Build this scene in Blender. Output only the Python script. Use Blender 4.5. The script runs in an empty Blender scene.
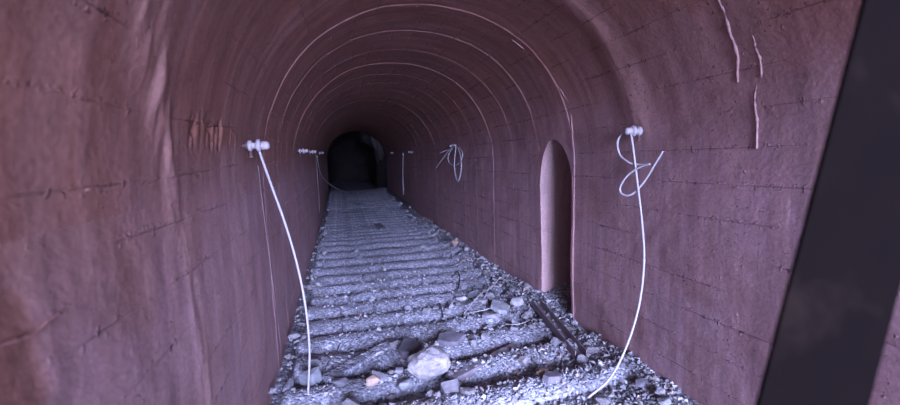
import bpy, bmesh, math, random
import numpy as np
from mathutils import Vector, Matrix, noise

random.seed(7)
rng = np.random.default_rng(7)
S = bpy.context.scene
COL = S.collection
R = math.radians

# ------------------------------------------------------------------ camera
F_PX = 420.0
VPX, VPY = 340.0, 158.0
ROLL = R(3.3)
CAM = Vector((0.0, 0.0, 1.89))
d_c = Vector(((VPX - 450) / F_PX, (202.5 - VPY) / F_PX, -1)).normalized()
u0 = Vector((-math.sin(ROLL), math.cos(ROLL), 0))
u_c = (u0 - d_c * u0.dot(d_c)).normalized()
r_c = d_c.cross(u_c).normalized()
# columns: world axes seen in camera space ; rows of inverse give world coords
M_wc = Matrix((r_c, d_c, u_c)).transposed()      # world -> camera
M_cw = M_wc.transposed()
cam_d = bpy.data.cameras.new('camera')
cam = bpy.data.objects.new('camera', cam_d)
COL.objects.link(cam)
cam.matrix_world = Matrix.Translation(CAM) @ M_cw.to_4x4()
cam_d.sensor_width = 36.0
cam_d.lens = F_PX / 900 * 36.0
cam_d.clip_start = 0.02
cam_d.dof.use_dof = True
cam_d.dof.focus_distance = 4.6
cam_d.dof.aperture_fstop = 1.5
S.camera = cam


def ray(px, py):
    """world direction through a pixel, scaled so that its depth along the view axis is 1"""
    return M_cw @ Vector(((px - 450) / F_PX, (202.5 - py) / F_PX, -1))


def at(px, py, depth):
    return CAM + ray(px, py) * depth


# ------------------------------------------------------------------ tunnel section
XL, XR = -0.647, 2.353
XC = (XL + XR) / 2
HW = (XR - XL) / 2
ZS, ZA = 1.74, 3.25
RISE = ZA - ZS
NEXP = 2.15
Y0, Y1 = -2.3, 22.5
N0, N1 = 3.955, 4.675         # niche opening along the right wall
NM, NR = (N0 + N1) / 2, (N1 - N0) / 2
NSP = 1.53                  # springing of the niche arch
NDEP = 1.0


def inside(p):
    if p.z < ZS:
        return XL < p.x < XR
    return (abs((p.x - XC) / HW)) ** NEXP + (max(0, p.z - ZS) / RISE) ** NEXP < 1


def shell(px, py, inset=0.0):
    d = ray(px, py)
    lo, t = 0.0, 0.05
    while t < 40 and inside(CAM + d * t):
        lo = t
        t += 0.05
    hi = t
    for _ in range(30):
        m = (lo + hi) / 2
        if inside(CAM + d * m):
            lo = m
        else:
            hi = m
    return CAM + d * (lo - inset)


def sstep(a, b, t):
    t = min(1, max(0, (t - a) / (b - a)))
    return t * t * (3 - 2 * t)


def fz(x, y):
    """height of the rubble bed"""
    z = -0.09 + 0.20 * sstep(11, 21, y)
    rb = sstep(XR - 0.62, XR - 0.05, x) * (0.07 + 0.10 * sstep(3.6, 5.0, y) * (1 - sstep(9, 13, y)))
    lb = sstep(XL + 0.30, XL + 0.02, x) * 0.05
    near = 0.05 * (1 - sstep(3.0, 3.7, y)) * sstep(0.0, 0.6, x) + 0.075 * sstep(0.9, 1.7, x) * (1 - sstep(4.4, 6.0, y))
    return z + rb + lb + near


def floor_at(px, py, h=0.0):
    d = ray(px, py)
    t = 1.0
    for _ in range(60):
        p = CAM + d * t
        g = fz(p.x, p.y) + h
        t2 = (g - CAM.z) / d.z
        t = 0.5 * t + 0.5 * t2
    return CAM + d * t


def fbm(v, o=4, lac=2.0, gain=0.5):
    a, s, f = 1.0, 0.0, 1.0
    for _ in range(o):
        s += a * noise.noise(v * f)
        a *= gain
        f *= lac
    return s


# ------------------------------------------------------------------ object helpers
def tag(o, label=None, cat=None, group=None, kind=None):
    if label: o['label'] = label
    if cat: o['category'] = cat
    if group: o['group'] = group
    if kind: o['kind'] = kind
    return o


def link_mesh(name, verts, faces, mat, parent=None, smooth=True, uvs=None, lime=False):
    me = bpy.data.meshes.new(name)
    me.from_pydata([tuple(v) for v in verts], [], faces)
    if uvs is not None:
        ul = me.uv_layers.new(name='UVMap')
        for l in me.loops:
            ul.data[l.index].uv = uvs[l.vertex_index]
    if smooth:
        me.polygons.foreach_set('use_smooth', [True] * len(me.polygons))
    if lime:
        at_ = me.attributes.new('lime', 'FLOAT', 'POINT')
        at_.data.foreach_set('value', [stain(Vector(v)) for v in verts])
        at_ = me.attributes.new('low_tone', 'FLOAT', 'POINT')
        at_.data.foreach_set('value', [low_tone_at(Vector(v)) for v in verts])
        at_ = me.attributes.new('bare_shade', 'FLOAT', 'POINT')
        at_.data.foreach_set('value', [max(spall(Vector(v)), min(1, 1.3 * pocket(Vector(v))[0])) for v in verts])  # exposed concrete on the spall; darkened pockets, recess shade put into colour
    me.materials.append(mat)
    me.update()
    o = bpy.data.objects.new(name, me)
    COL.objects.link(o)
    if parent: o.parent = parent
    return o


def link_bm(name, bm, mat, parent=None, smooth=False):
    bmesh.ops.recalc_face_normals(bm, faces=bm.faces)
    me = bpy.data.meshes.new(name)
    bm.to_mesh(me)
    bm.free()
    if smooth:
        me.polygons.foreach_set('use_smooth', [True] * len(me.polygons))
    me.materials.append(mat)
    o = bpy.data.objects.new(name, me)
    COL.objects.link(o)
    if parent: o.parent = parent
    return o


def empty(name, loc):
    o = bpy.data.objects.new(name, None)
    o.empty_display_size = 0.1
    o.location = loc
    COL.objects.link(o)
    return o


def spline(pts, n=10):
    P = [Vector(p) for p in pts]
    if len(P) < 3:
        return [P[0].lerp(P[-1], i / n) for i in range(n + 1)]
    P = [P[0] * 2 - P[1]] + P + [P[-1] * 2 - P[-2]]
    out = []
    for i in range(1, len(P) - 2):
        p0, p1, p2, p3 = P[i - 1:i + 3]
        for k in range(n):
            t = k / n
            out.append(0.5 * ((2 * p1) + (p2 - p0) * t + (2 * p0 - 5 * p1 + 4 * p2 - p3) * t * t
                              + (3 * p1 - p0 - 3 * p2 + p3) * t ** 3))
    out.append(P[-2])
    return out


def tube(bm, pts, r, sides=8):
    """sweep a round section; r a number or a function of 0..1"""
    n = len(pts)
    rf = r if callable(r) else (lambda t: r)
    tan = [(pts[min(i + 1, n - 1)] - pts[max(i - 1, 0)]).normalized() for i in range(n)]
    a = tan[0].orthogonal().normalized()
    rings = []
    for i in range(n):
        a = (a - tan[i] * a.dot(tan[i]))
        a = a.normalized() if a.length > 1e-6 else tan[i].orthogonal().normalized()
        b = tan[i].cross(a)
        rr = rf(i / (n - 1))
        rings.append([bm.verts.new(pts[i] + (a * math.cos(k * 2 * math.pi / sides) + b * math.sin(k * 2 * math.pi / sides)) * rr)
                      for k in range(sides)])
    for i in range(n - 1):
        for k in range(sides):
            k2 = (k + 1) % sides
            bm.faces.new((rings[i][k], rings[i][k2], rings[i + 1][k2], rings[i + 1][k]))
    bm.faces.new(rings[0][::-1])
    bm.faces.new(rings[-1])


def lathe(bm, origin, axis, prof, sides=18):
    """prof: list of (distance along axis, radius)"""
    axis = Vector(axis).normalized()
    a = axis.orthogonal().normalized()
    b = axis.cross(a)
    rings = [[bm.verts.new(Vector(origin) + axis * t + (a * math.cos(k * 2 * math.pi / sides) + b * math.sin(k * 2 * math.pi / sides)) * max(rr, 1e-4))
              for k in range(sides)] for t, rr in prof]
    for i in range(len(rings) - 1):
        for k in range(sides):
            k2 = (k + 1) % sides
            bm.faces.new((rings[i][k], rings[i][k2], rings[i + 1][k2], rings[i + 1][k]))
    bm.faces.new(rings[0][::-1])
    bm.faces.new(rings[-1])


def box(bm, c, ax, ay, az, bev=0.0):
    """box from a centre and three half-extent vectors"""
    c, ax, ay, az = map(Vector, (c, ax, ay, az))
    vs = [bm.verts.new(c + ax * i + ay * j + az * k) for i in (-1, 1) for j in (-1, 1) for k in (-1, 1)]
    fs = [bm.faces.new([vs[q] for q in f]) for f in ((0, 1, 3, 2), (4, 6, 7, 5), (0, 4, 5, 1), (2, 3, 7, 6), (0, 2, 6, 4), (1, 5, 7, 3))]
    if bev:
        es = list({e for f in fs for e in f.edges})
        bmesh.ops.bevel(bm, geom=es, offset=bev, segments=2, affect='EDGES', profile=0.5)


# ------------------------------------------------------------------ materials
class N:
    def __init__(self, name, rough=0.8, spec=0.3):
        self.m = bpy.data.materials.new(name)
        self.m.use_nodes = True
        self.nt = self.m.node_tree
        self.b = self.nt.nodes['Principled BSDF']
        self.b.inputs['Roughness'].default_value = rough
        self.b.inputs['Specular IOR Level'].default_value = spec

    def n(self, t, **kw):
        x = self.nt.nodes.new(t)
        for k, v in kw.items():
            if k in x.inputs:
                x.inputs[k].default_value = v
            else:
                setattr(x, k, v)
        return x

    def l(self, a, b): self.nt.links.new(a, b)

    def coord(self, kind='Object', scale=(1, 1, 1)):
        t = self.n('ShaderNodeTexCoord')
        m = self.n('ShaderNodeMapping')
        m.inputs['Scale'].default_value = scale
        self.l(t.outputs[kind], m.inputs['Vector'])
        return m.outputs[0]

    def noise(self, vec, scale, detail=4, rough=0.55):
        x = self.n('ShaderNodeTexNoise', Scale=scale, Detail=detail, Roughness=rough)
        self.l(vec, x.inputs['Vector'])
        return x.outputs[0]

    def ramp(self, fac, stops):
        x = self.n('ShaderNodeValToRGB')
        e = x.color_ramp.elements
        while len(e) < len(stops): e.new(0.5)
        for el, (p, c) in zip(e, stops):
            el.position = p
            el.color = (*c, 1) if len(c) == 3 else c
        self.l(fac, x.inputs[0])
        return x.outputs[0]

    def mix(self, fac, a, b, mode='MIX'):
        x = self.n('ShaderNodeMix', data_type='RGBA', blend_type=mode)
        for sock, v in ((x.inputs[0], fac), (x.inputs[6], a), (x.inputs[7], b)):
            if hasattr(v, 'is_output'): self.l(v, sock)
            elif isinstance(v, (int, float)): sock.default_value = v
            else: sock.default_value = (*v, 1)
        return x.outputs[2]

    def math(self, op, a, b=None):
        x = self.n('ShaderNodeMath', operation=op)
        for s, v in zip(x.inputs, (a, b)):
            if v is None: continue
            if hasattr(v, 'is_output'): self.l(v, s)
            else: s.default_value = v
        return x.outputs[0]

    def bump(self, h, dist, strength=1.0, prev=None):
        x = self.n('ShaderNodeBump', Strength=strength, Distance=dist)
        self.l(h, x.inputs['Height'])
        if prev is not None: self.l(prev, x.inputs['Normal'])
        return x.outputs[0]

    def done(self, col=None, nrm=None, rough=None):
        if col is not None:
            if hasattr(col, 'is_output'): self.l(col, self.b.inputs['Base Color'])
            else: self.b.inputs['Base Color'].default_value = (*col, 1)
        if nrm is not None: self.l(nrm, self.b.inputs['Normal'])
        if rough is not None: self.l(rough, self.b.inputs['Roughness'])
        return self.m


def mat_concrete(name, warm, cool, pale, boards=True, low_tone=None):
    """board-marked reddish concrete; UV = (metres along, metres around)"""
    k = N(name, 0.72, 0.35)
    uv = k.coord('UV')
    big = k.noise(uv, 0.9, 5, 0.6)
    c = k.ramp(big, [(0.32, cool), (0.66, warm)])
    if low_tone:
        pa_ = k.n('ShaderNodeAttribute', attribute_name='low_tone')
        c = k.mix(pa_.outputs['Fac'], c, k.ramp(big, [(0.32, low_tone[0]), (0.66, low_tone[1])]))
    stv = k.coord('UV', (5.0, 0.55, 1))
    st = k.noise(stv, 1.6, 5, 0.6)                 # streaks running down the wall
    c = k.mix(k.math('MULTIPLY', k.ramp(st, [(0.45, (0, 0, 0)), (0.75, (1, 1, 1))]), 0.60), c, pale)
    st2 = k.noise(k.coord('UV', (9.0, 0.35, 1)), 1.3, 4, 0.6)
    c = k.mix(0.55, c, k.ramp(st2, [(0.32, (0.62, 0.60, 0.64)), (0.68, (1.22, 1.22, 1.22))]), 'MULTIPLY')
    blot = k.noise(uv, 3.7, 6, 0.65)
    c = k.mix(k.math('MULTIPLY', k.ramp(blot, [(0.52, (0, 0, 0)), (0.72, (1, 1, 1))]), 0.45), c, tuple(x * 0.62 for x in cool))
    ba = k.n('ShaderNodeAttribute', attribute_name='bare_shade')
    c = k.mix(k.math('MULTIPLY', ba.outputs['Fac'], 0.8), c, (0.20, 0.085, 0.055))  # dark red-brown: exposed concrete at the spall, shade painted into the pockets
    lim = k.n('ShaderNodeAttribute', attribute_name='lime')
    c = k.mix(k.math('MULTIPLY', lim.outputs['Fac'], 0.75), c, tuple(x * 1.25 for x in pale))
    fine = k.noise(uv, 42, 4, 0.6)
    c = k.mix(0.35, c, k.ramp(fine, [(0.3, (0.55, 0.55, 0.55)), (0.7, (1.35, 1.35, 1.35))]), 'MULTIPLY')
    mids = k.noise(uv, 9.0, 6, 0.6)
    nb = k.bump(mids, 0.010, 0.7)
    nb = k.bump(fine, 0.004, 0.6, nb)
    # pits and crumbs
    vo = k.n('ShaderNodeTexVoronoi', Scale=10.0)
    wob = k.n('ShaderNodeVectorMath', operation='ADD')
    nz = k.n('ShaderNodeTexNoise', Scale=5.0, Detail=3.0)
    k.l(uv, nz.inputs['Vector'])
    k.l(uv, wob.inputs[0]); k.l(nz.outputs['Color'], wob.inputs[1])
    k.l(wob.outputs[0], vo.inputs['Vector'])
    pit = k.ramp(vo.outputs['Distance'], [(0.04, (1, 1, 1)), (0.17, (0, 0, 0))])
    gate = k.ramp(k.noise(uv, 1.7, 2), [(0.5, (0, 0, 0)), (0.62, (1, 1, 1))])
    nb = k.bump(k.math('MULTIPLY', pit, gate), 0.02, 0.8, nb)
    if boards:
        sx = k.n('ShaderNodeSeparateXYZ')
        k.l(uv, sx.inputs[0])
        wv = k.math('ADD', sx.outputs[1], k.math('MULTIPLY', k.noise(k.coord('UV', (0.5, 0.2, 1)), 1.3, 2), 0.05))
        wv = k.math('ADD', wv, k.math('MULTIPLY', sx.outputs[0], 0.012))
        fr = k.math('FRACT', k.math('MULTIPLY', wv, 4.4))
        ln = k.math('ABSOLUTE', k.math('SUBTRACT', fr, 0.5))
        line = k.ramp(ln, [(0.0, (1, 1, 1)), (0.018, (0, 0, 0))])
        brk = k.ramp(k.noise(k.coord('UV', (1.2, 4, 1)), 1.4, 3), [(0.42, (0, 0, 0)), (0.6, (1, 1, 1))])
        lm = k.math('MULTIPLY', line, brk)
        nb = k.bump(lm, 0.006, 0.7, nb)
        c = k.mix(k.math('MULTIPLY', lm, 0.22), c, tuple(x * 0.45 for x in cool))
        # crumbs of grout that squeezed out along the board joints
        wide = k.ramp(ln, [(0.0, (1, 1, 1)), (0.11, (0, 0, 0))])
        crumb = k.ramp(k.noise(uv, 26, 3, 0.6), [(0.56, (0, 0, 0)), (0.66, (1, 1, 1))])
        nb = k.bump(k.math('MULTIPLY', k.math('MULTIPLY', wide, crumb), brk), 0.02, 0.9, nb)
    return k.done(c, nb)


def mat_rock(name, stops, bump=0.02, scale=9.0, island=False, rough=0.85):
    k = N(name, rough, 0.3)
    co = k.coord('Object')
    if island:
        g = k.n('ShaderNodeNewGeometry')
        rnd = g.outputs['Random Per Island']
    else:
        g = k.n('ShaderNodeObjectInfo')
        rnd = g.outputs['Random']
    c = k.ramp(rnd, stops)
    s = k.noise(co, scale, 6, 0.65)
    c = k.mix(0.8, c, k.ramp(s, [(0.3, (0.55, 0.55, 0.58)), (0.7, (1.35, 1.33, 1.3))]), 'MULTIPLY')
    nb = k.bump(s, bump, 0.8)
    f = k.noise(co, scale * 6, 4, 0.6)
    nb = k.bump(f, bump * 0.2, 0.7, nb)
    return k.done(c, nb)


def mat_dust(name, dark, light, scale=1.0):
    """dusty crushed-stone crust over earth or timber"""
    k = N(name, 0.9, 0.2)
    co = k.coord('Object')
    vo = k.n('ShaderNodeTexVoronoi', Scale=38.0 * scale)
    k.l(co, vo.inputs['Vector'])
    vb = k.n('ShaderNodeTexVoronoi', Scale=15.0 * scale)
    k.l(co, vb.inputs['Vector'])
    big = k.noise(co, 2.2, 5, 0.6)
    c = k.ramp(big, [(0.35, dark), (0.65, light)])
    chip = k.n('ShaderNodeSeparateColor')
    k.l(vo.outputs['Color'], chip.inputs[0])
    c = k.mix(0.85, c, k.ramp(chip.outputs[0], [(0.0, (0.52, 0.51, 0.52)), (0.70, (1.08, 1.07, 1.08)), (1.0, (2.0, 2.0, 2.0))]), 'MULTIPLY')
    h1 = k.math('MULTIPLY', vo.outputs['Distance'], -1.0)
    h2 = k.math('MULTIPLY', vb.outputs['Distance'], -1.0)
    nb = k.bump(h2, 0.022, 0.5)
    nb = k.bump(h1, 0.015, 0.8, nb)
    nb = k.bump(k.noise(co, 70, 4, 0.65), 0.006, 0.8, nb)
    return k.done(c, nb)


def mat_simple(name, col, rough=0.5, metal=0.0, var=0.25, scale=20, spec=0.4, rust=None):
    k = N(name, rough, spec)
    k.b.inputs['Metallic'].default_value = metal
    co = k.coord('Object')
    s = k.noise(co, scale, 5, 0.6)
    c = k.mix(var, col, k.ramp(s, [(0.3, tuple(x * 0.45 for x in col)), (0.7, tuple(min(1, x * 1.5) for x in col))]))
    if rust:
        rs = k.noise(co, 5.0, 5, 0.6)
        c = k.mix(k.ramp(rs, [(0.56, (0, 0, 0)), (0.70, (1, 1, 1))]), c, rust)
    return k.done(c, k.bump(s, 0.004, 0.5))


M_LEFT = M_RIGHT = M_VAULT = mat_concrete('concrete_lining', (0.29, 0.125, 0.085), (0.235, 0.112, 0.085), (0.42, 0.245, 0.20),
                                          low_tone=((0.34, 0.222, 0.232), (0.385, 0.222, 0.222)))
M_NICHE = mat_concrete('concrete_niche', (0.42, 0.27, 0.24), (0.34, 0.21, 0.19), (0.50, 0.36, 0.33), boards=False)
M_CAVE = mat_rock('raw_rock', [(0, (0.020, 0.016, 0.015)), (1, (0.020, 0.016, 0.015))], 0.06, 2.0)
M_BED = mat_dust('rubble_bed', (0.19, 0.195, 0.21), (0.29, 0.295, 0.32))
M_OUT = mat_dust('yard_gravel', (0.22, 0.20, 0.18), (0.32, 0.30, 0.27))
M_TIMB = mat_dust('dusty_timber', (0.225, 0.236, 0.258), (0.33, 0.342, 0.368), 1.3)
M_TIMBDARK = mat_simple('old_dark_timber', (0.20, 0.18, 0.19), 0.85, 0, 0.5, 14)
M_GRAV = mat_rock('gravel_stone', [(0, (0.17, 0.17, 0.175)), (0.45, (0.26, 0.26, 0.265)), (0.75, (0.34, 0.335, 0.335)), (0.93, (0.50, 0.49, 0.48)), (1, (0.40, 0.28, 0.22))], 0.008, 22, island=True)
M_STONE = mat_rock('grey_stone', [(0, (0.20, 0.20, 0.21)), (0.6, (0.29, 0.285, 0.29)), (1, (0.37, 0.36, 0.355))], 0.012, 14)
M_PALE = mat_rock('pale_stone', [(0, (0.25, 0.237, 0.233)), (1, (0.30, 0.287, 0.283))], 0.030, 12)
M_SLATE = mat_rock('slate_stone', [(0, (0.18, 0.19, 0.20)), (1, (0.25, 0.26, 0.265))], 0.008, 12)
M_OCHRE = mat_rock('ochre_stone', [(0, (0.27, 0.19, 0.14)), (1, (0.33, 0.25, 0.19))], 0.010, 14)
M_DARKST = mat_rock('dark_slab', [(0, (0.10, 0.097, 0.108)), (1, (0.145, 0.135, 0.148))], 0.008, 10)
M_CABLE = mat_simple('white_cable', (0.36, 0.335, 0.325), 0.5, 0, 0.15, 30)
M_WIRE = mat_simple('grey_wire', (0.32, 0.30, 0.30), 0.5, 0.0, 0.2, 30)
M_DIMWIRE = mat_simple('brown_wire', (0.16, 0.115, 0.115), 0.6, 0.0, 0.2, 30)
M_BLACK = mat_simple('black_wire', (0.03, 0.03, 0.035), 0.6, 0.0, 0.2, 30)
M_PORC = mat_simple('white_insulator', (0.34, 0.31, 0.305), 0.5, 0, 0.3, 40)
M_BOLT = mat_simple('rusty_bolt', (0.10, 0.06, 0.05), 0.7, 0.3, 0.4, 40)
M_BEAM = mat_simple('shaded_steel', (0.0030, 0.0016, 0.0013), 0.9, 0.0, 0.4, 7, 0.05, rust=(0.008, 0.005, 0.0035))  # base colour kept near black: shade on the beam put into it
M_CHAN = mat_simple('channel_steel', (0.22, 0.17, 0.18), 0.55, 0.0, 0.4, 12)
M_DRIP = mat_simple('lime_crust', (0.36, 0.215, 0.19), 0.7, 0, 0.4, 40)

# ------------------------------------------------------------------ shell
RINGS = [3.91, 4.71]
while RINGS[-1] < 21.2:
    RINGS.append(RINGS[-1] + 0.78 + 0.1 * random.random())
STEP = [0.008, 0.005] + [0.002 + 0.006 * random.random() for _ in RINGS[2:]]


def RIDGE(z): return float(np.interp(z, [0.2, 0.77, 1.43, 1.94, 2.35, 2.7, 3.2], [2.2, 2.09, 1.98, 1.80, 1.53, 1.35, 1.25]))


def stain(p):
    """lime bleeding on the ragged joints, 0..1"""
    n = 0.5 + 0.8 * fbm(Vector((p.y * 6, p.x * 1.5, p.z * 1.5)), 4)
    if p.x < XC:
        w = 0.8 * math.exp(-((p.y - RIDGE(p.z) - 0.02) / 0.16) ** 2)
        w *= 1 - pocket(p)[0]
        w = max(w, 0.35 * sstep(1.55, 1.95, p.y) * (1 - sstep(2.9, 3.6, p.y)) * sstep(2.0, 1.5, p.z))
    else:
        w = math.exp(-((p.y - 2.88) / 0.13) ** 2) * sstep(1.8, 2.3, p.z)
        for yk in RINGS[:3]:
            w = max(w, 0.45 * math.exp(-((p.y - yk) / 0.02) ** 2))
    return max(0, min(1, w * n))


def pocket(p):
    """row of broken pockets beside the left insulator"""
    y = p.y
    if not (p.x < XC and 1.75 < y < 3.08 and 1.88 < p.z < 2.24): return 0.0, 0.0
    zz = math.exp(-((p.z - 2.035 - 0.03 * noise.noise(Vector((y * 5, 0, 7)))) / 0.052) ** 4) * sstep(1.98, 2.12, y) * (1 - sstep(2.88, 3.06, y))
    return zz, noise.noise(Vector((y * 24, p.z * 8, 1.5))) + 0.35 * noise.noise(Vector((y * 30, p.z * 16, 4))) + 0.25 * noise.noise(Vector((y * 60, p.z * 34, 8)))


def spall(p):
    """patch near the mouth where the skin of the left wall has broken off"""
    if p.x > XC or p.z > ZS: return 0.0
    n = 0.05 * fbm(Vector((p.y * 5, p.z * 5, 2)), 4)
    return sstep(1.10, 1.06, p.y + n) * sstep(1.70, 1.66, p.z + n) * sstep(1.36, 1.41, p.z + n - 0.25 * (1.0 - p.y))


def low_tone_at(p):
    """pale lavender tone low on the walls"""
    n = 0.35 * fbm(Vector((p.x, p.y, p.z)) * 1.3, 3)
    w = sstep(2.9, 1.5, p.z + 0.5 * n)
    if p.x < XC: w *= sstep(1.0, 2.0, p.y + n) * sstep(2.2, 1.4, p.z)
    return max(0, min(1, w + n * (w > 0.02)))


def disp(p, side):
    """inward offset of the lining at a point"""
    y = p.y
    d = 0.012 * fbm(Vector((p.x * 0.9, y * 0.8, p.z * 0.9)), 3)
    d += 0.004 * fbm(Vector((p.x * 4, y * 4, p.z * 4)), 2)
    for i, yk in enumerate(RINGS):
        nxt = RINGS[i + 1] if i + 1 < len(RINGS) else Y1
        if yk <= y < nxt:
            d += STEP[i] * (1 if i == 0 and side == 'R' else 0.3 + 0.7 * sstep(2.0, 2.7, p.z)) * (1 - 0.9 * (y - yk) / (nxt - yk))
    if side == 'L':
        w = math.exp(-((y - RIDGE(p.z) - 0.06 * noise.noise(Vector((p.z * 1.6, 3, 0)))) / 0.10) ** 2)
        d += w * (0.008 + 0.018 * fbm(Vector((y * 9, p.z * 3.5, 5)), 5)) * (0.35 + 0.65 * sstep(1.5, 2.2, p.z))
        # broken pockets beside the insulator
        if 1.75 < y < 3.0 and 1.9 < p.z < 2.22:
            zz, q = pocket(p)
            d += zz * (0.008 * max(0, -q) - 0.09 * max(0, q - 0.02))
        # spalled patch at the bottom left
        e = spall(p)
        d -= e * (0.005 + 0.004 * fbm(Vector((1.7, y * 9, p.z * 9)), 4))
    else:
        w = math.exp(-((y - 2.95) / 0.15) ** 2) * sstep(1.7, 2.4, p.z)
        d += w * (0.022 + 0.010 * fbm(Vector((y * 4, p.z * 2, 9)), 3))
    return d


def ycols(a, b):
    ys, y = [], a
    while y < b:
        ys.append(y)
        y += 0.12 if y < 0.5 else 0.013 if 1.1 < y < 3 else 0.022 if y < 3 else 0.03 if y < 5 else 0.05 if y < 9 else 0.10
    ys.append(b)
    extra = [yk + o for yk in RINGS for o in (-0.012, -0.001, 0.001, 0.014, 0.035) if a < yk + o < b]
    ys = sorted(set([round(v, 4) for v in ys + extra]))
    out = [ys[0]]
    for v in ys[1:]:
        if v - out[-1] > 0.0008: out.append(v)
    return out


class Grid:
    def __init__(self): self.v, self.f, self.uv = [], [], []

    def add(self, rows):
        """rows: list of columns; each column a list of (point, uv)"""
        base = len(self.v)
        m = len(rows[0])
        for c in rows:
            for p, uv in c:
                self.v.append(p); self.uv.append(uv)
        for i in range(len(rows) - 1):
            for j in range(m - 1):
                a = base + i * m + j
                self.f.append((a, a + 1, a + m + 1, a + m))


def wall_pt(side, y, z):
    x = XL if side == 'L' else XR
    p = Vector((x, y, z))
    d = disp(p, side)
    p.x += d if side == 'L' else -d
    return p, (y, z)


ZB = -0.30
# left wall
g = Grid()
nz = 110
g.add([[wall_pt('L', y, ZB + (ZS - ZB) * j / nz) for j in range(nz + 1)] for y in ycols(Y0, Y1)])
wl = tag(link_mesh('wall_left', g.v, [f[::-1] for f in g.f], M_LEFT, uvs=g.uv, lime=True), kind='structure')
# right wall with the arched refuge niche cut out
g = Grid()
for a, b in ((Y0, N0), (N1, Y1)):
    g.add([[wall_pt('R', y, ZB + (ZS + 0.0 - ZB) * j / nz) for j in range(nz + 1)] for y in ycols(a, b)])
ZT = 2.30       # the wall panel over the niche runs up into the haunch


def haunch(y, s):
    """s = height parameter: below ZS the wall, above it the vault"""
    if s <= ZS:
        return wall_pt('R', y, s)
    return vault_pt(y, (s - ZS) / ARC)


def vault_xz(t):
    """t 0..1 from right springing to left springing"""
    a = math.pi * t
    c, s = math.cos(a), math.sin(a)
    e = 2.0 / NEXP
    return Vector((XC + HW * math.copysign(abs(c) ** e, c), 0, ZS + RISE * abs(s) ** e))


_pts = [vault_xz(i / 400) for i in range(401)]
_len = [0.0]
for i in range(400): _len.append(_len[-1] + (_pts[i + 1] - _pts[i]).length)
ARC = _len[-1]


def vault_at(s):
    s = min(max(s, 0), ARC)
    lo = int(np.searchsorted(_len, s)) - 1
    lo = min(max(lo, 0), 399)
    t = (s - _len[lo]) / (_len[lo + 1] - _len[lo])
    p = _pts[lo].lerp(_pts[lo + 1], t)
    tg = (_pts[lo + 1] - _pts[lo]).normalized()
    return p, Vector((-tg.z, 0, tg.x))      # inward normal


def vault_pt(y, t):
    p, nrm = vault_at(t * ARC)
    p = Vector((p.x, y, p.z))
    side = 'L' if t > 0.5 else 'R'
    d = disp(p, side)
    if side == 'L' and t < 0.75:
        k = (t - 0.5) / 0.25
        d = d * k + disp(p, 'R') * (1 - k)
    return p + nrm * d, (y, ZS + t * ARC)


def niche_top(y):
    q = max(0.0, 1 - ((y - NM) / NR) ** 2)
    return NSP + 0.50 * q ** 0.58


HTOP = 0.60                  # arc length of haunch that belongs to the niche panel
ncols = [NM - NR * math.cos(math.pi * i / 40) for i in range(41)]
# strip over the niche opening
g.add([[haunch(y, niche_top(y) + (ZS + HTOP - niche_top(y)) * j / 30) for j in range(31)] for y in ncols])
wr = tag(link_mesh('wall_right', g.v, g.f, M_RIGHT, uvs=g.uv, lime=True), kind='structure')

# niche lining: jambs, soffit and back
g = Grid()
outline = [(N1, ZB + (NSP - ZB) * i / 30) for i in range(31)] + \
          [(NM + NR * math.cos(math.pi * i / 40), niche_top(NM + NR * math.cos(math.pi * i / 40))) for i in range(1, 40)] + \
          [(N0, NSP + (ZB - NSP) * i / 30) for i in range(31)]


def niche_pt(y, z, k):
    p, _ = haunch(y, z)
    cz = min(z, NSP)
    a = k * math.pi / 2
    c, sn = math.cos(a), math.sin(a)
    x = p.x + (XR + NDEP - p.x) * sn
    dn = 0.012 * fbm(Vector((x * 3, y * 3, z * 3)), 3) * min(1, k * 6)
    zz = p.z if z > ZS else z
    return Vector((x + dn, NM + (y - NM) * c ** 0.42, cz + (zz - cz) * c ** 0.42)), (x + y * 0.7, z)


nk = [0, 0.015, 0.03, 0.045, 0.06, 0.08, 0.1, 0.15, 0.2, 0.27, 0.34, 0.42, 0.5, 0.58, 0.66, 0.74, 0.82, 0.9, 0.95, 0.975, 0.99, 0.997, 1.0]
g.add([[niche_pt(y, z, k) for k in nk] for y, z in outline])
link_mesh('niche_lining', g.v, g.f, M_NICHE, parent=wr, uvs=g.uv)

# vault (skips the strip that belongs to the niche panel)
g = Grid()
nt = 150
tn = HTOP / ARC
for a, b, t0 in ((Y0, N0, 0.0), (N0, N1, tn), (N1, Y1, 0.0)):
    yy = ycols(a, b) if t0 == 0 else ncols
    g.add([[vault_pt(y, t0 + (1 - t0) * j / nt) for j in range(nt + 1)] for y in yy])
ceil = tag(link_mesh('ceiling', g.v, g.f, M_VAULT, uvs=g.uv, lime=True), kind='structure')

# portal face round the opening, outside
prof = [Vector((XR, 0, -0.6))] + [Vector((XR, 0, ZB + (ZS - ZB) * j / 6)) for j in range(7)] + \
       [vault_at(ARC * j / 40)[0] for j in range(1, 40)] + \
       [Vector((XL, 0, ZS - (ZS - ZB) * j / 6)) for j in range(7)] + [Vector((XL, 0, -0.6))]
bm = bmesh.new()
inn, out, outb = [], [], []
for p in prof:
    q = Vector((XC + (p.x - XC) * 3.2, 0, p.z if p.z < ZS else ZS + (p.z - ZS) * 2.4))
    inn.append(bm.verts.new((p.x, Y0, p.z)))
    out.append(bm.verts.new((q.x, Y0, q.z)))
for i in range(len(prof) - 1):
    bm.faces.new((inn[i], inn[i + 1], out[i + 1], out[i]))
r_ = bmesh.ops.extrude_face_region(bm, geom=bm.faces[:])
bmesh.ops.translate(bm, verts=[v for v in r_['geom'] if isinstance(v, bmesh.types.BMVert)], vec=(0, 0.5, 0))
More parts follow.
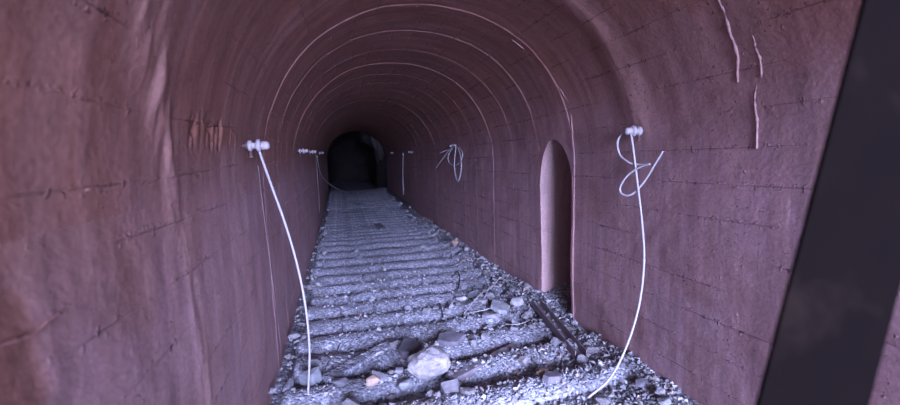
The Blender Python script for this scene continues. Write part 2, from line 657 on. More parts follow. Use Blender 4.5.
for v in bm.verts:      # keep the back of the facing clear of the lining
    if v.co.y > Y0 + 0.1:
        v.co.x = XC + (v.co.x - XC) * 1.1
        v.co.z = v.co.z * 1.06
tag(link_bm('wall_front', bm, M_VAULT), kind='structure')

# unlined heading beyond the lining
g = Grid()
secs = []
for i in range(40):
    y = Y1 + 0.0 + i * 0.25
    row = []
    for j in range(81):
        t = j / 80
        sh = 1.05 if i else 1.02
        if t < 0.25: p = Vector((XR, y, ZB + (ZS - ZB) * t * 4))
        elif t > 0.75: p = Vector((XL, y, ZS - (ZS - ZB) * (t - 0.75) * 4))
        else:
            q, _ = vault_at((t - 0.25) * 2 * ARC)
            p = Vector((q.x, y, q.z))
        c = Vector((XC, y, 1.4))
        k = sh * (1 + 0.10 * fbm(Vector((p.x, y, p.z)) * 0.9, 4)) if i else sh
        if i > 33: k *= math.sqrt(max(0.0, 1 - ((i - 33) / 6.0) ** 2))
        # a ragged shoulder of rock on the right side
        if i > 3 and p.x > XC + 0.4: k *= 1 - 0.26 * sstep(3, 8, i)
        p = c + (p - c) * k
        row.append((p, (y, t * 8)))
    row.append(row[0])
    secs.append(row)
g.add(secs)
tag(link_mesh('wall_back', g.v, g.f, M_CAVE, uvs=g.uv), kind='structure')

# hanging apron of raw rock on the right of the dark heading
bm = bmesh.new()
bmesh.ops.create_icosphere(bm, subdivisions=4, radius=1)
c0 = at(377, 147, 23.2)
for v in bm.verts:
    k = 1 + 0.35 * fbm(v.co * 1.6 + Vector((3, 1, 2)), 4)
    v.co = Vector((v.co.x * 0.30 * k - 0.12 * v.co.z, v.co.y * 0.30 * k, v.co.z * 1.15 * k))
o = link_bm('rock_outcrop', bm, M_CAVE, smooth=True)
o.location = c0 + Vector((0.05, 0, 0.25))
tag(o, kind='structure')

# rubble bed
g = Grid()
ys, y = [], -2.4
while y < 33.5:
    ys.append(y)
    y += 0.03 if 1.5 < y < 6 else 0.06 if y < 12 else 0.14
nx = 104
rows = []
XA, XB = XL - 0.06, XR + 0.06
for y in ys:
    row = []
    for j in range(nx + 1):
        x = XA + (XB - XA) * j / nx
        z = fz(x, y) + 0.022 * fbm(Vector((x * 2.2, y * 2.2, 0)), 4) + 0.014 * noise.noise(Vector((x * 9, y * 9, 2)))
        row.append((Vector((x, y, z)), (x, y)))
    rows.append(row)
g.add(rows)
# the spill that runs into the niche
rows = []
for i in range(28):
    y = N0 - 0.01 + (N1 - N0 + 0.02) * i / 27
    row = []
    for j in range(24):
        x = XR - 0.01 + (NDEP + 0.03) * j / 23
        z = fz(XR, y) + 0.10 * sstep(XR, XR + 0.4, x) * sstep(N0, N1, y) + 0.02 * fbm(Vector((x * 5, y * 5, 4)), 3)
        row.append((Vector((x, y, z)), (x, y)))
    rows.append(row)
g.add(rows)
flr = tag(link_mesh('floor', g.v, [f[::-1] for f in g.f], M_BED, uvs=g.uv), kind='structure')
g = Grid()
g.add([[(Vector((-9 + 18 * j / 30, -16.4 + 14.2 * i / 30 + (0 if i < 30 else 0.0), -0.09 + 0.02 * noise.noise(Vector((j, i, 0)) * 0.7))), (j, i)) for j in range(31)] for i in range(31)])
tag(link_mesh('ground', g.v, [f[::-1] for f in g.f], M_OUT, uvs=g.uv), kind='structure')

# ------------------------------------------------------------------ mineral crusts on the lining (parts of wall and vault)
M_RED = mat_simple('red_grout', (0.30, 0.15, 0.12), 0.8, 0, 0.5, 30)


def drip(pts, r, parent, mat=M_DRIP, name='lime_drip'):
    P = [shell(px, py, -0.004) for px, py in pts]
    q = spline(P, 14)
    bm = bmesh.new()
    q = [p + Vector((0, 0.008 * noise.noise(p * 14), 0.01 * noise.noise(p * 11 + Vector((5, 0, 0))))) for p in q]
    tube(bm, q, lambda t: r * (0.55 + 0.5 * noise.noise(Vector((t * 13, r * 900, 0))) + 0.5 * (1 - abs(2 * t - 1))), 8)
    return link_bm(name, bm, mat, parent, smooth=True)


drip([(716, -8), (726, 14), (731, 34), (737, 52), (738, 68), (737, 82)], 0.012, ceil)
drip([(750, 24), (755, 44), (760, 58), (761, 78)], 0.008, ceil)
drip([(757, 84), (755, 104), (757, 120), (757, 148)], 0.009, wr)
drip([(735, 306), (738, 318), (739, 331)], 0.008, wr)
drip([(571, 112), (573, 150), (573, 200), (574, 260), (575, 312)], 0.010, wr)
drip([(500, 30), (530, 54), (552, 78), (566, 98), (571, 112)], 0.008, ceil)
for pts in ([(-8, 352), (14, 341), (40, 327), (62, 314)],
            [(74, 112), (112, 121), (150, 131), (186, 138)], [(86, 190), (120, 186), (152, 180)]):
    drip(pts, 0.0035, wl, M_RED, 'grout_ridge')

# ------------------------------------------------------------------ rocks
def hull(seed, n=18, sub=0, rough=0.0, flat=1.0):
    rg = random.Random(seed)
    bm = bmesh.new()
    for _ in range(n):
        v = Vector((rg.gauss(0, 1), rg.gauss(0, 1), rg.gauss(0, 1))).normalized() * rg.uniform(0.8, 1.0)
        bm.verts.new(v)
    r = bmesh.ops.convex_hull(bm, input=bm.verts[:])
    bmesh.ops.delete(bm, geom=list({v for v in r['geom_interior'] if isinstance(v, bmesh.types.BMVert)}), context='VERTS')
    if sub:
        bmesh.ops.bevel(bm, geom=bm.edges[:], offset=0.07, segments=1, affect='EDGES')
        bmesh.ops.triangulate(bm, faces=bm.faces[:])
        bmesh.ops.subdivide_edges(bm, edges=bm.edges[:], cuts=sub, use_grid_fill=True)
        for v in bm.verts:
            v.co *= 1 + rough * fbm(v.co * 2.6 + Vector((seed, 0, 0)), 4)
    return bm


def slab(seed, n=9):
    rg = random.Random(seed)
    bm = bmesh.new()
    for i in range(n):
        a = 2 * math.pi * (i + rg.uniform(-0.3, 0.3)) / n
        rr = rg.uniform(0.75, 1.0)
        for z in (-1, 1):
            k = rr * (1 if z < 0 else rg.uniform(0.88, 0.97))
            bm.verts.new((k * math.cos(a), k * math.sin(a), z + rg.uniform(-0.15, 0.15)))
    bmesh.ops.convex_hull(bm, input=bm.verts[:])
    bmesh.ops.bevel(bm, geom=bm.edges[:], offset=0.03, segments=1, affect='EDGES')
    return bm


def block(seed):
    rg = random.Random(seed)
    bm = bmesh.new()
    box(bm, (0, 0, 0), (1, 0, 0), (0, 1, 0), (0, 0, 1))
    for v in bm.verts: v.co += Vector((rg.uniform(-.12, .12), rg.uniform(-.12, .12), rg.uniform(-.12, .12)))
    bmesh.ops.bevel(bm, geom=bm.edges[:], offset=0.10, segments=2, affect='EDGES')
    return bm


def put_stone(px, py, w, h, mat, label, seed, dpt=None, rot=None, kind='hull', name='rubble_stone', group=None, sink=0.25, tilt=(0, 0)):
    """stone about w x h pixels whose middle is at the pixel"""
    p = floor_at(px, py + h * 0.25)
    dep = -(M_wc @ (p - CAM)).z
    sx = 0.5 * w / F_PX * dep
    sz = 0.5 * h / F_PX * dep * (0.95 if kind == 'hull' else 1.0)
    bm = hull(seed, 60, 2, 0.09) if kind == 'boulder' else slab(seed, 6) if kind == 'slab' else block(seed) if kind == 'block' else hull(seed, 16, 1, 0.04)
    sy = dpt if dpt else sx * 0.85
    if kind == 'slab' and not dpt:
        sy = 0.42 * abs(floor_at(px, py - h * 0.5).y - floor_at(px, py + h * 0.5).y)
        sz = min(0.025, 0.30 * sx)
        tilt = (tilt[0] * 0.35, tilt[1])
    bmesh.ops.scale(bm, vec=(sx, sy, sz), verts=bm.verts[:])
    bmesh.ops.rotate(bm, cent=(0, 0, 0), matrix=Matrix.Rotation(rot if rot is not None else 0, 3, 'Z'), verts=bm.verts[:])
    if tilt != (0, 0):
        bmesh.ops.rotate(bm, cent=(0, 0, 0), matrix=Matrix.Rotation(tilt[0], 3, 'X') @ Matrix.Rotation(tilt[1], 3, 'Y'), verts=bm.verts[:])
    zmin = min(v.co.z for v in bm.verts)
    o = link_bm(name, bm, mat)
    gz = max(fz(p.x, p.y) + 0.01, sleeper_top(p.x, p.y))
    o.location = (p.x, p.y, gz - zmin * (1 - sink))
    return tag(o, label, 'stone', group)


# ------------------------------------------------------------------ timber sleepers
def gap_y(py, px=340):
    p = floor_at(px, py, 0.06)
    return p.y


SL = []          # (y, half width, height)
gaps = [376, 351, 333, 317.5, 304.5, 294, 284.5, 275.5, 266.5, 259, 252, 245.5]
gy = [gap_y(v) for v in gaps]
yc = [(gy[0] - 0.80, 0.17), (gy[0] - 0.28, 0.17)]
for a, b in zip(gy, gy[1:]):
    yc.append(((a + b) / 2, (b - a) * 0.44))
y = gy[-1] + 0.23
while y < 22.3:
    yc.append((y, 0.2 * random.uniform(0.85, 1.02)))
    y += 0.45 * random.uniform(0.92, 1.08)
for y, hw in yc:
    SL.append((y, min(hw, 0.235)))


def bed_c(y): return fz(0.4, y)


def sleeper_top(x, y):
    for yy, hw in SL:
        if abs(y - yy) < hw:
            return bed_c(yy) + 0.45 * max(0, fz(x, yy) - bed_c(yy)) + 0.02 + 0.10 * math.sqrt(1 - ((y - yy) / hw) ** 2)
    return -1


ORD = 'first second third fourth fifth sixth seventh eighth ninth tenth eleventh twelfth thirteenth fourteenth fifteenth sixteenth seventeenth eighteenth nineteenth twentieth'.split()
NICK = {6: [0.02], 5: [0.32], 4: [1.2], 8: [0.25], 1: [0.75], 2: [0.62]}
for i, (yy, hw) in enumerate(SL):
    x0 = XL + 0.05 + random.uniform(0, 0.10)
    x1 = XR - 0.10 - random.uniform(0.0, 0.25)
    ns = 110 if yy < 9 else 60
    sd = 14
    vs, fs = [], []
    for a in range(ns + 1):
        x = x0 + (x1 - x0) * a / ns
        fx = a / ns
        endk = min(1, (min(fx, 1 - fx) * (x1 - x0)) / 0.05)
        endk = math.sqrt(max(0.02, endk))
        bow = 0.035 * noise.noise(Vector((x * 0.7, i * 3.1, 0)))
        for k in range(sd):
            an = 2 * math.pi * k / sd
            ca, sa = math.cos(an), math.sin(an)
            n1 = fbm(Vector((x * 2.5, ca * 0.9 + i * 7.7, sa * 0.9)), 4)
            n2 = noise.noise(Vector((x * 14, ca * 4 + i * 3.3, sa * 4)))
            rr = (1 + 0.15 * n1 + 0.06 * n2) * endk
            for nx_ in NICK.get(i, []):
                rr *= 1 - 0.45 * math.exp(-((x - nx_) / 0.018) ** 2)
            vs.append(Vector((x - XC, bow + hw * ca * rr, 0.02 + 0.10 * sa * rr + max(0, fz(x, yy) - bed_c(yy)) * 0.45)))
    for a in range(ns):
        for k in range(sd):
            k2 = (k + 1) % sd
            fs.append((a * sd + k, a * sd + k2, (a + 1) * sd + k2, (a + 1) * sd + k))
    fs.append(tuple(range(sd))[::-1])
    fs.append(tuple(ns * sd + k for k in range(sd)))
    o = link_mesh('timber_sleeper', vs, [f[::-1] for f in fs], M_TIMB)
    o.location = (XC, yy, bed_c(yy))
    o.rotation_euler = (0, 0, R(random.uniform(-1.0, 1.0) + (0.6 if yy < 7 else 0)))
    if i < len(ORD):
        lab = f'dust-covered round timber sleeper across the floor, {ORD[i]} counting from the camera end'
    else:
        lab = 'dusty timber sleeper in the dim far stretch, beyond the twentieth from the camera'
    tag(o, lab, 'sleeper', 'timber sleepers across the tunnel floor')

# ------------------------------------------------------------------ loose gravel (uncountable)
tmpl = []
for s in range(14):
    bm = hull(100 + s, 9)
    bmesh.ops.triangulate(bm, faces=bm.faces[:])
    bm.verts.ensure_lookup_table()
    idx = {v: q for q, v in enumerate(bm.verts)}
    tmpl.append((np.array([v.co[:] for v in bm.verts]), [[idx[v] for v in f.verts] for f in bm.faces]))
    bm.free()
gv, gf = [], []
base = 0


def grain(x, y, s, z=None):
    global base
    V, Fc = tmpl[random.randrange(len(tmpl))]
    e = Matrix.Rotation(random.uniform(0, 6.3), 3, 'Z') @ Matrix.Rotation(random.uniform(0, 6.3), 3, 'X')
    W = (V * np.array([random.uniform(0.7, 1.2), random.uniform(0.6, 1.0), random.uniform(0.5, 0.9)])) @ np.array(e).T * s
    if z is None:
        z = max(fz(x, y), sleeper_top(x, y)) + s * 0.25
    gv.append(W + np.array([x, y, z]))
    for f in Fc: gf.append([base + q for q in f])
    base += len(V)


def size(lo=0.006, hi=0.035): return lo + (hi - lo) * random.random() ** 3.2


for _ in range(5200):      # near floor, thick on the right
    y = 2.2 + 4.2 * random.random() ** 1.3
    x = XL + 0.03 + (XR - XL - 0.06) * random.random() ** 0.72
    grain(x, y, size())
for _ in range(2600):      # spill along the right wall
    y = 2.4 + 10 * random.random() ** 1.4
    x = XR - 0.02 - 0.6 * random.random() ** 1.8
    grain(x, y, size(0.006, 0.040))
for _ in range(350):       # left edge
    y = 2.3 + 10 * random.random()
    grain(XL + 0.03 + 0.25 * random.random() ** 1.8, y, size(0.008, 0.045))
for _ in range(2200):      # middle distance
    y = 6 + 12 * random.random() ** 1.4
    grain(XL + 0.05 + (XR - XL - 0.1) * random.random(), y, size(0.006, 0.026))
for _ in range(2200):      # heap at the near right foot of the wall and near foreground
    y = 2.3 + 1.2 * random.random()
    x = 0.2 + 2.1 * random.random() ** 0.8
    grain(x, y, size(0.006, 0.030))
for _ in range(500):       # into the niche
    y = N0 + 0.03 + (N1 - N0 - 0.06) * random.random()
    x = XR + 0.5 * random.random()
    grain(x, y, size(0.008, 0.04), fz(XR, y) + 0.10 * sstep(XR, XR + 0.4, x) * sstep(N0, N1, y) + 0.01)
GV = np.concatenate(gv)
o = link_mesh('gravel', GV.tolist(), gf, M_GRAV, smooth=False)
tag(o, 'loose grey gravel and crushed rubble strewn over sleepers and bed', 'gravel', kind='stuff')

# ------------------------------------------------------------------ stones that can be told apart
B = put_stone
B(430, 378, 47, 34, M_PALE, 'large pale jagged boulder lying at the bottom middle of the rubble', 11, kind='boulder', sink=0.12, name='boulder')
B(405, 391, 21, 18, M_SLATE, 'smooth blue-grey stone tucked against the left of the pale boulder', 12, sink=0.2)
B(451, 398, 17, 11, M_STONE, 'pale grey square block just below right of the pale boulder', 13, kind='block', sink=0.2, tilt=(0.3, 0))
B(314, 379, 19, 15, M_SLATE, 'flat blue-grey slate piece beside the left white cable, further one', 14, kind='slab', dpt=0.05, tilt=(0.4, 0.1))
B(313, 393, 26, 16, M_SLATE, 'flat blue-grey slate piece beside the left white cable, nearer one', 15, kind='slab', dpt=0.05, tilt=(0.35, -0.1))
B(410, 357, 30, 20, M_DARKST, 'dark flat slab lying behind the pale boulder, left one of two', 16, kind='slab', tilt=(0.45, 0), sink=0.1)
B(450, 349, 36, 16, M_DARKST, 'dark flat slab lying behind the pale boulder, right one of two', 17, kind='slab', tilt=(0.35, 0), sink=0.1)
B(436, 356, 11, 8, M_STONE, 'small pinkish-grey stone on the dark slabs behind the boulder', 18, sink=0.1)
B(470, 361, 9, 8, M_PALE, 'small white stone behind right of the pale boulder', 19, sink=0.1)
B(373, 395, 20, 12, M_OCHRE, 'ochre-brown broken stone in the foreground between plank and boulder', 20, sink=0.25)
B(392, 401, 18, 11, M_STONE, 'low grey stone at the bottom edge left of the boulder', 21)
B(376, 377, 16, 8, M_STONE, 'flat pale stone at the foot of the diagonal plank', 22, kind='slab', tilt=(0.3, 0))
B(475, 297, 21, 20, M_SLATE, 'upright blue-grey angular stone beside the tangled wire', 23, sink=0.15)
B(462, 304, 14, 11, M_STONE, 'rounded grey stone left of the upright angular stone', 24)
B(500, 313, 22, 14, M_SLATE, 'broad greenish-grey stone under the tangled wire', 25, kind='slab', tilt=(0.5, 0.15), sink=0.1)
B(517, 304, 22, 14, M_STONE, 'low grey lump right of the tangled wire near the steel channel', 26)
B(490, 322, 24, 10, M_STONE, 'long low grey stone in front of the tangled wire', 27)
B(523, 364, 13, 15, M_PALE, 'white upright stone in the open rubble left of the steel channel', 28, sink=0.15)
B(543, 378, 16, 10, M_OCHRE, 'brownish stone in the foreground rubble right of the white upright stone', 29)
B(455, 243, 11, 8, M_OCHRE, 'pinkish stone against the right wall where the floor narrows', 30, sink=0.1)
B(466, 250, 9, 7, M_PALE, 'pale stone against the right wall just nearer than the pinkish one', 31, sink=0.1)
B(380, 230, 13, 9, M_SLATE, 'squared flat grey block standing alone in the middle of the far floor', 32, kind='slab', sink=0.2)
B(325, 259, 6, 6, M_PALE, 'small white stone near the left wall, middle of the tunnel', 33, sink=0.05)
B(385, 276, 6, 5, M_PALE, 'small white round stone on a sleeper, left one of two in mid floor', 34, sink=0.05)
B(402, 271, 5, 4, M_PALE, 'small white round stone on a sleeper, right one of two in mid floor', 35, sink=0.05)
B(295, 345, 15, 9, M_STONE, 'pale lump at the left wall on the third visible sleeper', 36)
B(313, 285, 4, 6, M_PALE, 'tiny white chip at the foot of the left wall by the white cable', 37, sink=0.05)
B(553, 385, 26, 13, M_DARKST, 'purple-grey flat stone in the bottom foreground right of centre', 38, kind='slab', tilt=(0.1, 0.1), sink=0.5)
B(560, 332, 12, 10, M_STONE, 'pale stone between the steel channel and the niche', 39, sink=0.15)
B(588, 347, 14, 10, M_PALE, 'pale stone at the right wall foot beyond the end of the channel', 40, sink=0.15)
B(660, 393, 14, 13, M_PALE, 'white pointed stone at the right wall foot in the near corner', 41, sink=0.15)
B(640, 384, 17, 11, M_DARKST, 'dark angular stone at the right wall foot near the corner', 42, sink=0.2)
B(664, 402, 18, 11, M_SLATE, 'pale bluish stone at the bottom right corner of the rubble', 43, sink=0.2)
B(622, 368, 12, 10, M_DARKST, 'dark stone at the right wall foot beside the cable', 44, sink=0.2)
B(345, 262, 5, 4, M_STONE, 'small grey stone left of centre on the mid-floor sleepers, behind the white pair', 45)

# the many middling stones that nothing tells apart
rub = [hull(300 + s, 13, 1, 0.05) for s in range(10)]
rub_me = []
for s, bm in enumerate(rub):
    for mt, nm in ((M_STONE, 'g'), (M_PALE, 'p')):
        b2 = bm.copy()
        me = bpy.data.meshes.new('rubble_stone')
        b2.to_mesh(me); b2.free()
        me.materials.append(mt)
        rub_me.append((me, nm))
    bm.free()
cnt = 0
while cnt < 240:
    z = random.random()
    if z < 0.22:
        y = 3.6 + 1.7 * random.random(); x = 1.0 + 1.2 * random.random()
    elif z < 0.55:
        y = 2.5 + 2.6 * random.random(); x = 0.1 + 2.15 * random.random() ** 0.75
    elif z < 0.8:
        y = 3.0 + 8 * random.random() ** 1.5; x = XR - 0.06 - 0.5 * random.random() ** 1.6
    elif z < 0.88:
        y = 2.8 + 8 * random.random(); x = XL + 0.08 + 0.14 * random.random()
    elif z < 0.95:
        y = 2.95 + 0.5 * random.random(); x = -0.35 + 1.2 * random.random()
    else:
        y = 3 + 11 * random.random(); x = XL + 0.2 + 2.6 * random.random()
    me, nm = random.choice(rub_me)
    if nm == 'p' and random.random() < 0.6: continue
    s = 0.022 + (0.085 if z < 0.22 or 0.88 <= z < 0.95 else 0.055) * random.random() ** 2.0
    if x + s > XR - 0.03: x = XR - 0.03 - s
    o = bpy.data.objects.new('rubble_stone', me)
    COL.objects.link(o)
    o.scale = (s * random.uniform(0.9, 1.3), s * random.uniform(0.7, 1.1), s * random.uniform(0.55, 0.85))
    o.rotation_euler = (random.uniform(-0.4, 0.4), random.uniform(-0.4, 0.4), random.uniform(0, 6.28))
    o.location = (x, y, max(fz(x, y), sleeper_top(x, y)) + s * 0.32)
    tag(o, 'fist-sized pale stone among the scattered rubble' if nm == 'p' else 'fist-sized grey stone among the scattered rubble',
        'stone', 'pale rubble stones' if nm == 'p' else 'grey rubble stones')
    cnt += 1

# ------------------------------------------------------------------ planks and the steel channel
def plank(pa, pb, w, t, mat, name, label, cat, lift=0.03):
    a = floor_at(*pa); b = floor_at(*pb)
    a.z = max(fz(a.x, a.y), sleeper_top(a.x, a.y)) + lift
    b.z = max(fz(b.x, b.y), sleeper_top(b.x, b.y)) + lift
    L = b - a
    n = 24
    ax = L.normalized()
    up = Vector((0, 0, 1))
    sd = ax.cross(up).normalized()
    up = sd.cross(ax)
    bm = bmesh.new()
    prof = [(-1, -1), (-1, 0.6), (-0.8, 1), (0, 1), (0.8, 1), (1, 0.6), (1, -1)]
    rings = []
    for i in range(n + 1):
        k = i / n
        ring = []
        for u, v in prof:
            p = a + L * k + sd * (u * w * 0.5 * (1 + 0.10 * noise.noise(Vector((k * 6, u * 2, w * 40))))) + up * (v * t * 0.5 * (1 + 0.2 * noise.noise(Vector((k * 9, u * 5, v * 3)))))
            if i in (0, n): p += ax * 0.03 * noise.noise(Vector((u * 3, v * 3, i)))
            ring.append(bm.verts.new(p - a))
        rings.append(ring)
    m = len(prof)
    for i in range(n):
        for k in range(m):
            bm.faces.new((rings[i][k], rings[i][(k + 1) % m], rings[i + 1][(k + 1) % m], rings[i + 1][k]))
    bm.faces.new(rings[0]); bm.faces.new(rings[-1][::-1])
    o = link_bm(name, bm, mat)
    o.location = a
    return tag(o, label, cat)


plank((326, 392), (396, 352), 0.14, 0.05, M_TIMB, 'timber_plank', 'grey broken timber plank lying diagonally left of the pale boulder', 'plank', 0.035)
plank((452, 388), (516, 352), 0.10, 0.07, M_TIMBDARK, 'timber_beam', 'dark split timber beam lying diagonally right of the pale boulder', 'beam', 0.045)
plank((388, 192), (410, 210), 0.07, 0.09, M_TIMBDARK, 'wall_board', 'dark edge board against the foot of the right wall at the far end', 'board', 0.05)

# C-shaped steel channel
a = floor_at(536, 308); b = floor_at(581, 360)
a.z = max(fz(a.x, a.y), sleeper_top(a.x, a.y)) + 0.045
b.z = max(fz(b.x, b.y), sleeper_top(b.x, b.y)) + 0.045
L = b - a
ax = L.normalized()
sd = ax.cross(Vector((0, 0, 1))).normalized()
up = sd.cross(ax)
if sd.x > 0: sd = -sd
bm = bmesh.new()
# section (side, up): web upright on the camera side, two flanges folded back
w_, h_, t_ = 0.055, 0.04, 0.008
sec = [(-w_, -h_), (w_, -h_), (w_, h_), (w_ - t_, h_), (w_ - t_, -h_ + t_), (-w_ + t_, -h_ + t_), (-w_ + t_, h_), (-w_, h_)]
r0 = [bm.verts.new(sd * u + up * v) for u, v in sec]
r1 = [bm.verts.new(L + sd * u + up * v) for u, v in sec]
for k in range(8):
    bm.faces.new((r0[k], r0[(k + 1) % 8], r1[(k + 1) % 8], r1[k]))
bm.faces.new(r0); bm.faces.new(r1[::-1])
o = link_bm('steel_channel', bm, M_CHAN)
o.location = a
tag(o, 'dark steel channel length lying slanted on the rubble below the niche', 'steel channel')

# ------------------------------------------------------------------ insulators and cables
def insulator(px, py, side, label, k=1.0):
    p = shell(px, py)
    ax = Vector((1, 0, 0)) if side == 'L' else Vector((-1, 0, 0))
    p = Vector((XL if side == 'L' else XR, p.y, p.z))
    root = empty('wall_insulator', p)
    bm = bmesh.new()
    lathe(bm, -ax * 0.02, ax, [(0, .013 * k), (.05 * k, .013 * k), (.05 * k, .026 * k), (.064 * k, .026 * k), (.064 * k, .012 * k), (0.10 * k, .012 * k)], 10)
    link_bm('bolt', bm, M_BOLT, root)
    bm = bmesh.new()
    lathe(bm, ax * 0.045 * k, ax, [(0, .020 * k), (.004 * k, .036 * k), (.022 * k, .038 * k), (.028 * k, .024 * k), (.040 * k, .020 * k), (.052 * k, .024 * k),
                               (.058 * k, .042 * k), (.078 * k, .044 * k), (.084 * k, .026 * k)], 20)
    link_bm('insulator_body', bm, M_PORC, root, smooth=True)
    bm = bmesh.new()
    lathe(bm, ax * 0.125 * k, ax, [(0, .022 * k), (.012 * k, .030 * k), (.045 * k, .028 * k), (.058 * k, .018 * k)], 16)
    link_bm('end_cap', bm, M_PORC, root, smooth=True)
    bm = bmesh.new()
    # small tie clamp hooked under the spool
    lathe(bm, ax * 0.06 * k - Vector((0, 0, .02)), (0, 0, -1), [(0, .010 * k), (.05 * k, .010 * k), (.05 * k, .016 * k), (.06 * k, .016 * k)], 8)
    link_bm('tie_clamp', bm, M_BOLT, root)
    tag(root, label, 'insulator', 'insulators along the tunnel walls')
    return root


IR = insulator(643, 131, 'R', 'white insulator with bolt on the right wall holding the long looped cable')
IL = insulator(243, 146, 'L', 'white insulator on the left wall holding the long hanging cable')
I2 = insulator(457, 146, 'R', 'grey insulator on the right wall behind the small coil of wire')
insulator(413, 152, 'R', 'small dim insulator far along the right wall beside the thin drop wire')
insulator(394, 153, 'R', 'farthest dim insulator on the right wall by the dark heading')
insulator(308, 152, 'L', 'small dim insulator far along the left wall, nearer of two')
insulator(318.5, 153, 'L', 'small dim insulator far along the left wall, farther of two')
insulator(297, 151, 'L', 'faint dusty insulator on the left wall just beyond the hanging cable')


def wire(name, label, cat, mat, strands, r, group=None, sides=8):
    """strands: lists of (px, py, depth) or of Vectors"""
    bm = bmesh.new()
    first = None
    for st in strands:
        P = [Vector(q) if isinstance(q, Vector) else at(*q) for q in st]
        if first is None: first = P[0].copy()
        tube(bm, spline([p - first for p in P], 12), r, sides)
    o = link_bm(name, bm, mat, smooth=True)
    o.location = first
    return tag(o, label, cat, group)


def depth_of(p): return -(M_wc @ (p - CAM)).z


dR = depth_of(Vector((XR - 0.15, IR.location.y, IR.location.z)))
fl = floor_at(588, 404); fl.z += 0.05
dF = depth_of(fl)


def lerp(a, b, t): return a + (b - a) * t


main = [(629, 131, dR), (632, 140, dR - 0.04), (637, 180, lerp(dR, dF, .1)), (642, 222, lerp(dR, dF, .25)), (644, 262, lerp(dR, dF, .42)),
        (639, 305, lerp(dR, dF, .58)), (627, 345, lerp(dR, dF, .74)), (610, 378, lerp(dR, dF, .88)), fl]
def nw(px, py, off):
    """point seen at the pixel, standing off metres clear of the right wall"""
    d = ray(px, py)
    return CAM + d * ((XR - off) / d.x)


loop = [nw(631, 130, .13), nw(622, 134, .15), nw(617.5, 143, .17), nw(620, 155, .16), nw(628, 162, .15), nw(634, 164, .13), nw(641, 164.5, .11), nw(650, 164, .10)]
loop2 = [nw(650, 164, .10), nw(640, 167, .12), nw(628, 175, .15), nw(620.5, 186, .17), nw(621, 193, .17), nw(628, 195.5, .15), nw(636, 191, .12), nw(646, 179, .09),
         nw(655, 164, .08), nw(663, 151, .07)]
wire('white_cable', 'long white cable with a loose loop hanging from the right wall insulator', 'cable', M_CABLE, [main, loop, loop2], 0.0085)

dL = depth_of(Vector((XL + 0.15, IL.location.y, IL.location.z)))
fl = floor_at(308, 409); fl.z += 0.04
dF = depth_of(fl)
wire('white_cable', 'long white cable hanging straight down from the left wall insulator', 'cable', M_CABLE,
     [[(252, 147, dL), (258, 147, dL), (261, 156, dL), (272, 187, lerp(dL, dF, .15)), (286, 226, lerp(dL, dF, .3)), (298, 268, lerp(dL, dF, .48)), (306, 310, lerp(dL, dF, .65)),
       (309.5, 350, lerp(dL, dF, .8)), (308.5, 385, lerp(dL, dF, .93)), fl]], 0.0085)

d2 = depth_of(Vector((XR - 0.15, I2.location.y, I2.location.z)))
wire('wire_coil', 'small loose coil of pale wire tied up on the right wall', 'wire coil', M_WIRE,
     [[nw(455, 145, .14), nw(447, 153, .2), nw(436, 168, .3)],
      [nw(456, 146, .14), nw(447, 150, .2), nw(440, 153, .3)],
      [nw(454, 146, .14), nw(448.5, 155, .2), nw(449, 162, .2), nw(454, 165.5, .18), nw(460, 162, .14), nw(462.5, 154, .12), nw(459, 147, .12)],
      [nw(456, 147, .16), nw(454.5, 160, .18), nw(455, 173, .2), nw(458, 181, .2), nw(461, 172, .18), nw(461, 158, .16), nw(457.5, 147, .14)]], 0.011)
wire('drop_wire', 'thin vertical wire running down the far right wall', 'wire', M_WIRE, [[shell(403, 153, .06), shell(403, 170, .06), shell(403.5, 194, .06)]], 0.022)
wire('drop_wire', 'thin vertical wire running down the far left wall', 'wire', M_DIMWIRE, [[shell(315.5, 153, .08), shell(317, 172, .08), shell(319.5, 212, .08)]], 0.020)
pa, pb = shell(317, 156, .1), floor_at(352, 193.5)
pb.z += 0.06
da, db = depth_of(pa), depth_of(pb)
wire('sagging_wire', 'pale wire sagging from the far left wall to the floor', 'wire', M_WIRE,
     [[pa, (320, 172, lerp(da, db, .15)), (327, 182, lerp(da, db, .4)), (338, 189, lerp(da, db, .7)), (346, 191.8, lerp(da, db, .9)), pb]], 0.020)
wire('thin_wire', 'thin dull wire trailing down the left wall near the floor', 'wire', M_DIMWIRE,
     [[shell(258, 165, .02), shell(262, 200, .02), shell(270, 262, .02), shell(276, 310, .02), shell(281, 352, .02), shell(283, 392, .02)]], 0.004)


def on_floor(px, py, h=0.02):
    p = floor_at(px, py)
    p.z = max(fz(p.x, p.y), sleeper_top(p.x, p.y)) + h
    return p


wire('tangled_wire', 'tangle of thin pale wire on the stones before the niche', 'wire', M_WIRE,
     [[on_floor(464, 324, .03), on_floor(480, 310, .12), on_floor(492, 299, .16), on_floor(501, 290, .14), on_floor(510, 293, .10), on_floor(524, 300, .10)],
      [on_floor(468, 325, .03), on_floor(482, 313, .10), on_floor(490, 303, .14), on_floor(500, 294, .10)],
      [on_floor(466, 323, .03), on_floor(485, 322, .06), on_floor(498, 315, .06)],
      [on_floor(500, 290, .12), on_floor(517, 293, .12), on_floor(530, 302, .14), on_floor(541, 306, .17), on_floor(548, 314, .17)],
      [on_floor(531, 318, .04), on_floor(529, 328, .03), on_floor(518, 334, .03), on_floor(505, 333, .03)]], 0.0055)
wire('thin_wire', 'thin dull wire curling over the sleepers beside the left cable', 'wire', M_DIMWIRE,
     [[on_floor(341, 318, .02), on_floor(343, 340, .02), on_floor(338, 360, .03), on_floor(328, 378, .03), on_floor(322, 394, .03)]], 0.005)
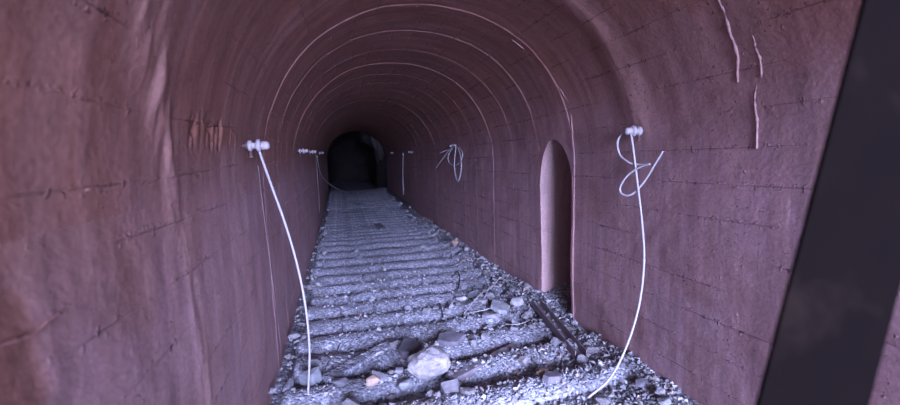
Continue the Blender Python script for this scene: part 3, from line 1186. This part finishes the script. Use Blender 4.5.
wire('black_loop', 'black wire loop poking up between sleepers, nearer of two', 'wire', M_BLACK,
     [[on_floor(435, 316, .01), on_floor(440, 317, .05), on_floor(443, 323, .05), on_floor(444, 333, .0)]], 0.009)
wire('black_loop', 'black wire loop poking up between sleepers, farther of two', 'wire', M_BLACK,
     [[on_floor(452, 284, .01), on_floor(457, 282, .05), on_floor(460, 288, .05), on_floor(458, 297, .0)]], 0.009)
wire('floor_rod', 'thin pale rod lying flat on the rubble left of the steel channel', 'rod', M_WIRE,
     [[on_floor(528, 336, .04), on_floor(545, 340, .05), on_floor(560, 342, .05)]], 0.005)

# ------------------------------------------------------------------ leaning steel beam at the portal
DB = 0.66
tA, tB = at(865, 0, DB), at(758, 405, DB)
L = (tB - tA)
axis = L.normalized()
bottom = tA + axis * ((tA.z + 0.08) / -axis.z)
top = tA - axis * 0.55
right_pt = at(888, 330, DB)
vv = right_pt - tA
wid = (vv - axis * vv.dot(axis)).length
sd = (vv - axis * vv.dot(axis)).normalized()
fw = axis.cross(sd).normalized()
if fw.y < 0: fw = -fw
root = empty('steel_beam', bottom)
tag(root, 'dark rusty steel beam leaning across the right edge, close and blurred', 'beam')
Lg = (top - bottom)
ctr = Lg / 2
bm = bmesh.new()
box(bm, ctr + sd * 0.052 + fw * 0.034, sd * 0.006, fw * 0.028, Lg / 2, 0.002)
link_bm('flange', bm, M_BEAM, root)
bm = bmesh.new()
box(bm, ctr + sd * (wid - 0.02) + fw * 0.034, sd * 0.006, fw * 0.028, Lg / 2, 0.002)
link_bm('flange', bm, M_BEAM, root)
bm = bmesh.new()
box(bm, ctr + sd * (wid / 2) + fw * 0.002, sd * (wid / 2), fw * 0.004, Lg / 2, 0.001)
link_bm('web', bm, M_BEAM, root)

# ------------------------------------------------------------------ light: hazy low daylight through the portal
w = bpy.data.worlds.new('sky')
S.world = w
w.use_nodes = True
nt_ = w.node_tree
bg = nt_.nodes['Background']
bg.inputs[0].default_value = (0.74, 0.84, 1.50, 1)
bg.inputs[1].default_value = 5.0
sun_d = bpy.data.lights.new('sun', 'SUN')
sun = bpy.data.objects.new('sun', sun_d)
COL.objects.link(sun)
el, az = R(8), R(0)
dirv = Vector((math.sin(az) * math.cos(el), math.cos(el), -math.sin(el)))
sun.rotation_euler = dirv.to_track_quat('-Z', 'Y').to_euler()
sun_d.energy = 16.0
sun_d.angle = R(32)
sun_d.color = (0.80, 0.87, 1.62)
pl = bpy.data.lights.new('portal', 'AREA')
pl.shape = 'RECTANGLE'
pl.size = 3.2
pl.size_y = 3.5
pl.cycles.is_portal = True
po = bpy.data.objects.new('portal', pl)
COL.objects.link(po)
po.location = (XC, Y0 - 0.02, 1.65)
po.rotation_euler = (R(90), 0, 0)
S.cycles.max_bounces = 10
S.cycles.diffuse_bounces = 6
S.view_settings.view_transform = 'Standard'
S.view_settings.look = 'None'
S.view_settings.gamma = 1.0
S.view_settings.use_curve_mapping = False
S.view_settings.exposure = 0.15
